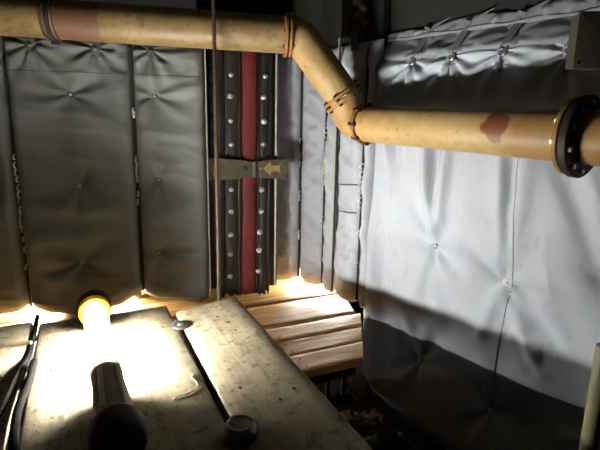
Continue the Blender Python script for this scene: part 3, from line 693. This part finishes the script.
L3 = thing('hand_lamp', (.05, 2.06, -.14), 'third glowing hand lamp, behind the hems of the left blankets', 'lamp')
ax3 = Vector((.978, -.209, 0)); c3 = Vector((-.10, 2.08, -.106))
MB().lathe(c3-ax3*.13, ax3, [(.009, 0), (.0105, .008), (.0105, .392), (.009, .40)], 14).build('glow_tube', 'hid_left', L3)
MB().lathe(c3-ax3*.30, ax3, [(.028, 0), (.033, .01), (.033, .14), (.028, .16)], 24).build('handle', 'lamp_body', L3)
MB().lathe(c3+ax3*.275, ax3, [(.028, 0), (.033, .005), (.033, .03), (.02, .034)], 24).build('far_cap', 'rubber', L3)
L4 = thing('hand_lamp', (.30, 1.92, FZ), 'fourth glowing hand lamp, on the lower floor under the pine boards', 'lamp')
ax4 = Vector((.978, -.209, 0)); c4 = Vector((.30, 1.92, FZ+.036))
MB().lathe(c4-ax4*.13, ax4, [(.009, 0), (.0105, .008), (.0105, .252), (.009, .26)], 14).build('glow_tube', 'hid_low', L4)
MB().lathe(c4-ax4*.30, ax4, [(.028, 0), (.035, .01), (.035, .14), (.028, .16)], 24).build('handle', 'lamp_body', L4)
MB().lathe(c4+ax4*.135, ax4, [(.028, 0), (.035, .005), (.035, .03), (.02, .034)], 24).build('far_cap', 'rubber', L4)
# cable on the left, washer, knob, stick, straw
def cable(name, pts, r, lab, m='cable'):
    return tag(MB().tube(smooth_path(pts, .05, 6), r, 10).build(name, m), lab, 'cable')
cable('cable', [(-.155, 1.60, -.006), (-.155, 1.50, -.006), (-.156, 1.31, -.006), (-.168, 1.22, .006), (-.178, 1.12, .008), (-.185, 1.03, .008), (-.21, .95, .008), (-.27, .88, .008)], 0.0062, 'dark cable strand lying along the left plank gap and turning left')
cable('cable', [(-.138, 1.245, .009), (-.140, 1.20, .009), (-.142, 1.14, .009), (-.155, 1.03, .010), (-.150, .92, .010), (-.13, .80, .010), (-.10, .62, .010)], .009, 'thicker dark cable strand lying right of the other at the left plank gap')
Wd = thing('ring_washer', (.243, 1.338, .0), 'small metal ring lying over the gap between two planks', 'ring')
MB().lathe((.243, 1.338, .0005), (0, 0, 1), [(.009, .0), (.030, 0), (.031, .003), (.028, .006), (.018, .007), (.014, .004), (.009, .004)], 26).build('rim', 'steel', Wd)
MB().lathe((.243, 1.338, .002), (0, 0, 1), [(.013, 0), (.013, .008), (.009, .0115), (.004, .012)], 18).build('hub', 'steel', Wd)
Kb = thing('knob', (.246, .775, 0), 'dark rounded metal knob standing on the planks at the bottom', 'knob')
MB().lathe((.246, .775, .0), (0, 0, 1), [(.030, 0), (.035, .005), (.0365, .013), (.035, .021), (.030, .028), (.026, .031)], 32).build('body', 'gunmetal', Kb)
MB().lathe((.246, .775, .0285), (0, 0, 1), [(.026, 0), (.0275, .002), (.0265, .0055), (.023, .0055), (.021, .002)], 32).build('rim', 'steel', Kb)
tag(MB().tube([(-.205, 1.392, .003), (-.18, 1.384, .0045), (-.155, 1.374, .006)], .006, 8).build('stick', 'pale_wood'), 'short pale stick lying across the left plank gap', 'stick')
tag(MB().tube(smooth_path([(.150, .958, .0025), (.175, .962, .003), (.205, .972, .003), (.214, .995, .004), (.205, 1.03, .003), (.213, 1.045, .002)], .012, 4), .0018, 6).build('straw', 'straw'), 'bent piece of pale straw lying by the middle plank gap', 'straw')

# ------------------------------------------------------------------ right foreground and lower right clutter
tag(MB().tube([(.880, .492, FZ), (.880, .492, .17), (.880, .492, .20)], .0165, 24).build('handrail_post', 'pole'), 'olive painted post upright at the bottom right corner', 'post')

def hose(pts, r, lab):
    root = thing('hose', tuple(pts[2]), lab, 'hose')
    MB().tube(smooth_path(pts, .08, 6), r, 12).build('hose_body', 'rubber', root)
    for t in (1, 2):
        p = Vector(pts[t]); ax = (Vector(pts[t+1])-Vector(pts[t-1])).normalized()
        MB().lathe(p-ax*.008, ax, [(r, 0), (r+.004, 0), (r+.004, .016), (r, .016)], 18, True).build('hose_clip', 'steel' if t == 2 else 'dark_steel', root)
    return root
hose([(.935, 1.52, -.455), (.938, 1.35, -.462), (.974, 1.18, -.488), (1.02, 1.00, -.52), (1.10, .70, -.56)], .013, 'upper dark hose running along the hem of the right blanket')
hose([(.900, 1.50, -.520), (.905, 1.33, -.530), (.945, 1.16, -.560), (.99, .98, -.60), (1.06, .68, -.63)], .016, 'lower dark hose below the other along the right blanket hem')
# crumpled rag
b = bmesh.new(); bmesh.ops.create_icosphere(b, subdivisions=4, radius=1)
from mathutils import noise as mn
for v in b.verts:
    n_ = mn.fractal(v.co*1.7+Vector((3, 1, 7)), .8, 2.0, 4); k4 = 1+.45*n_+.2*mn.noise(v.co*6)
    v.co = Vector((v.co.x*.055*k4, v.co.y*.045*k4, max(v.co.z*.030*k4, -.018)))
b.verts.index_update(); rg = MB().add([v.co+Vector((.825, 1.17, -.382)) for v in b.verts], [[v.index for v in f.verts] for f in b.faces]); b.free()
tag(rg.build('rag', 'rag', None, True, 80), 'crumpled reddish brown rag on the end of the low timber', 'rag')
tag(MB().tube(smooth_path([(.74, 1.27, -.393), (.755, 1.20, -.388), (.79, 1.18, -.380), (.80, 1.22, -.388), (.815, 1.26, -.393)], .02, 5), .007, 8).build('cable_offcut', 'cable'), 'short bent piece of dark cable on the low timber', 'cable')
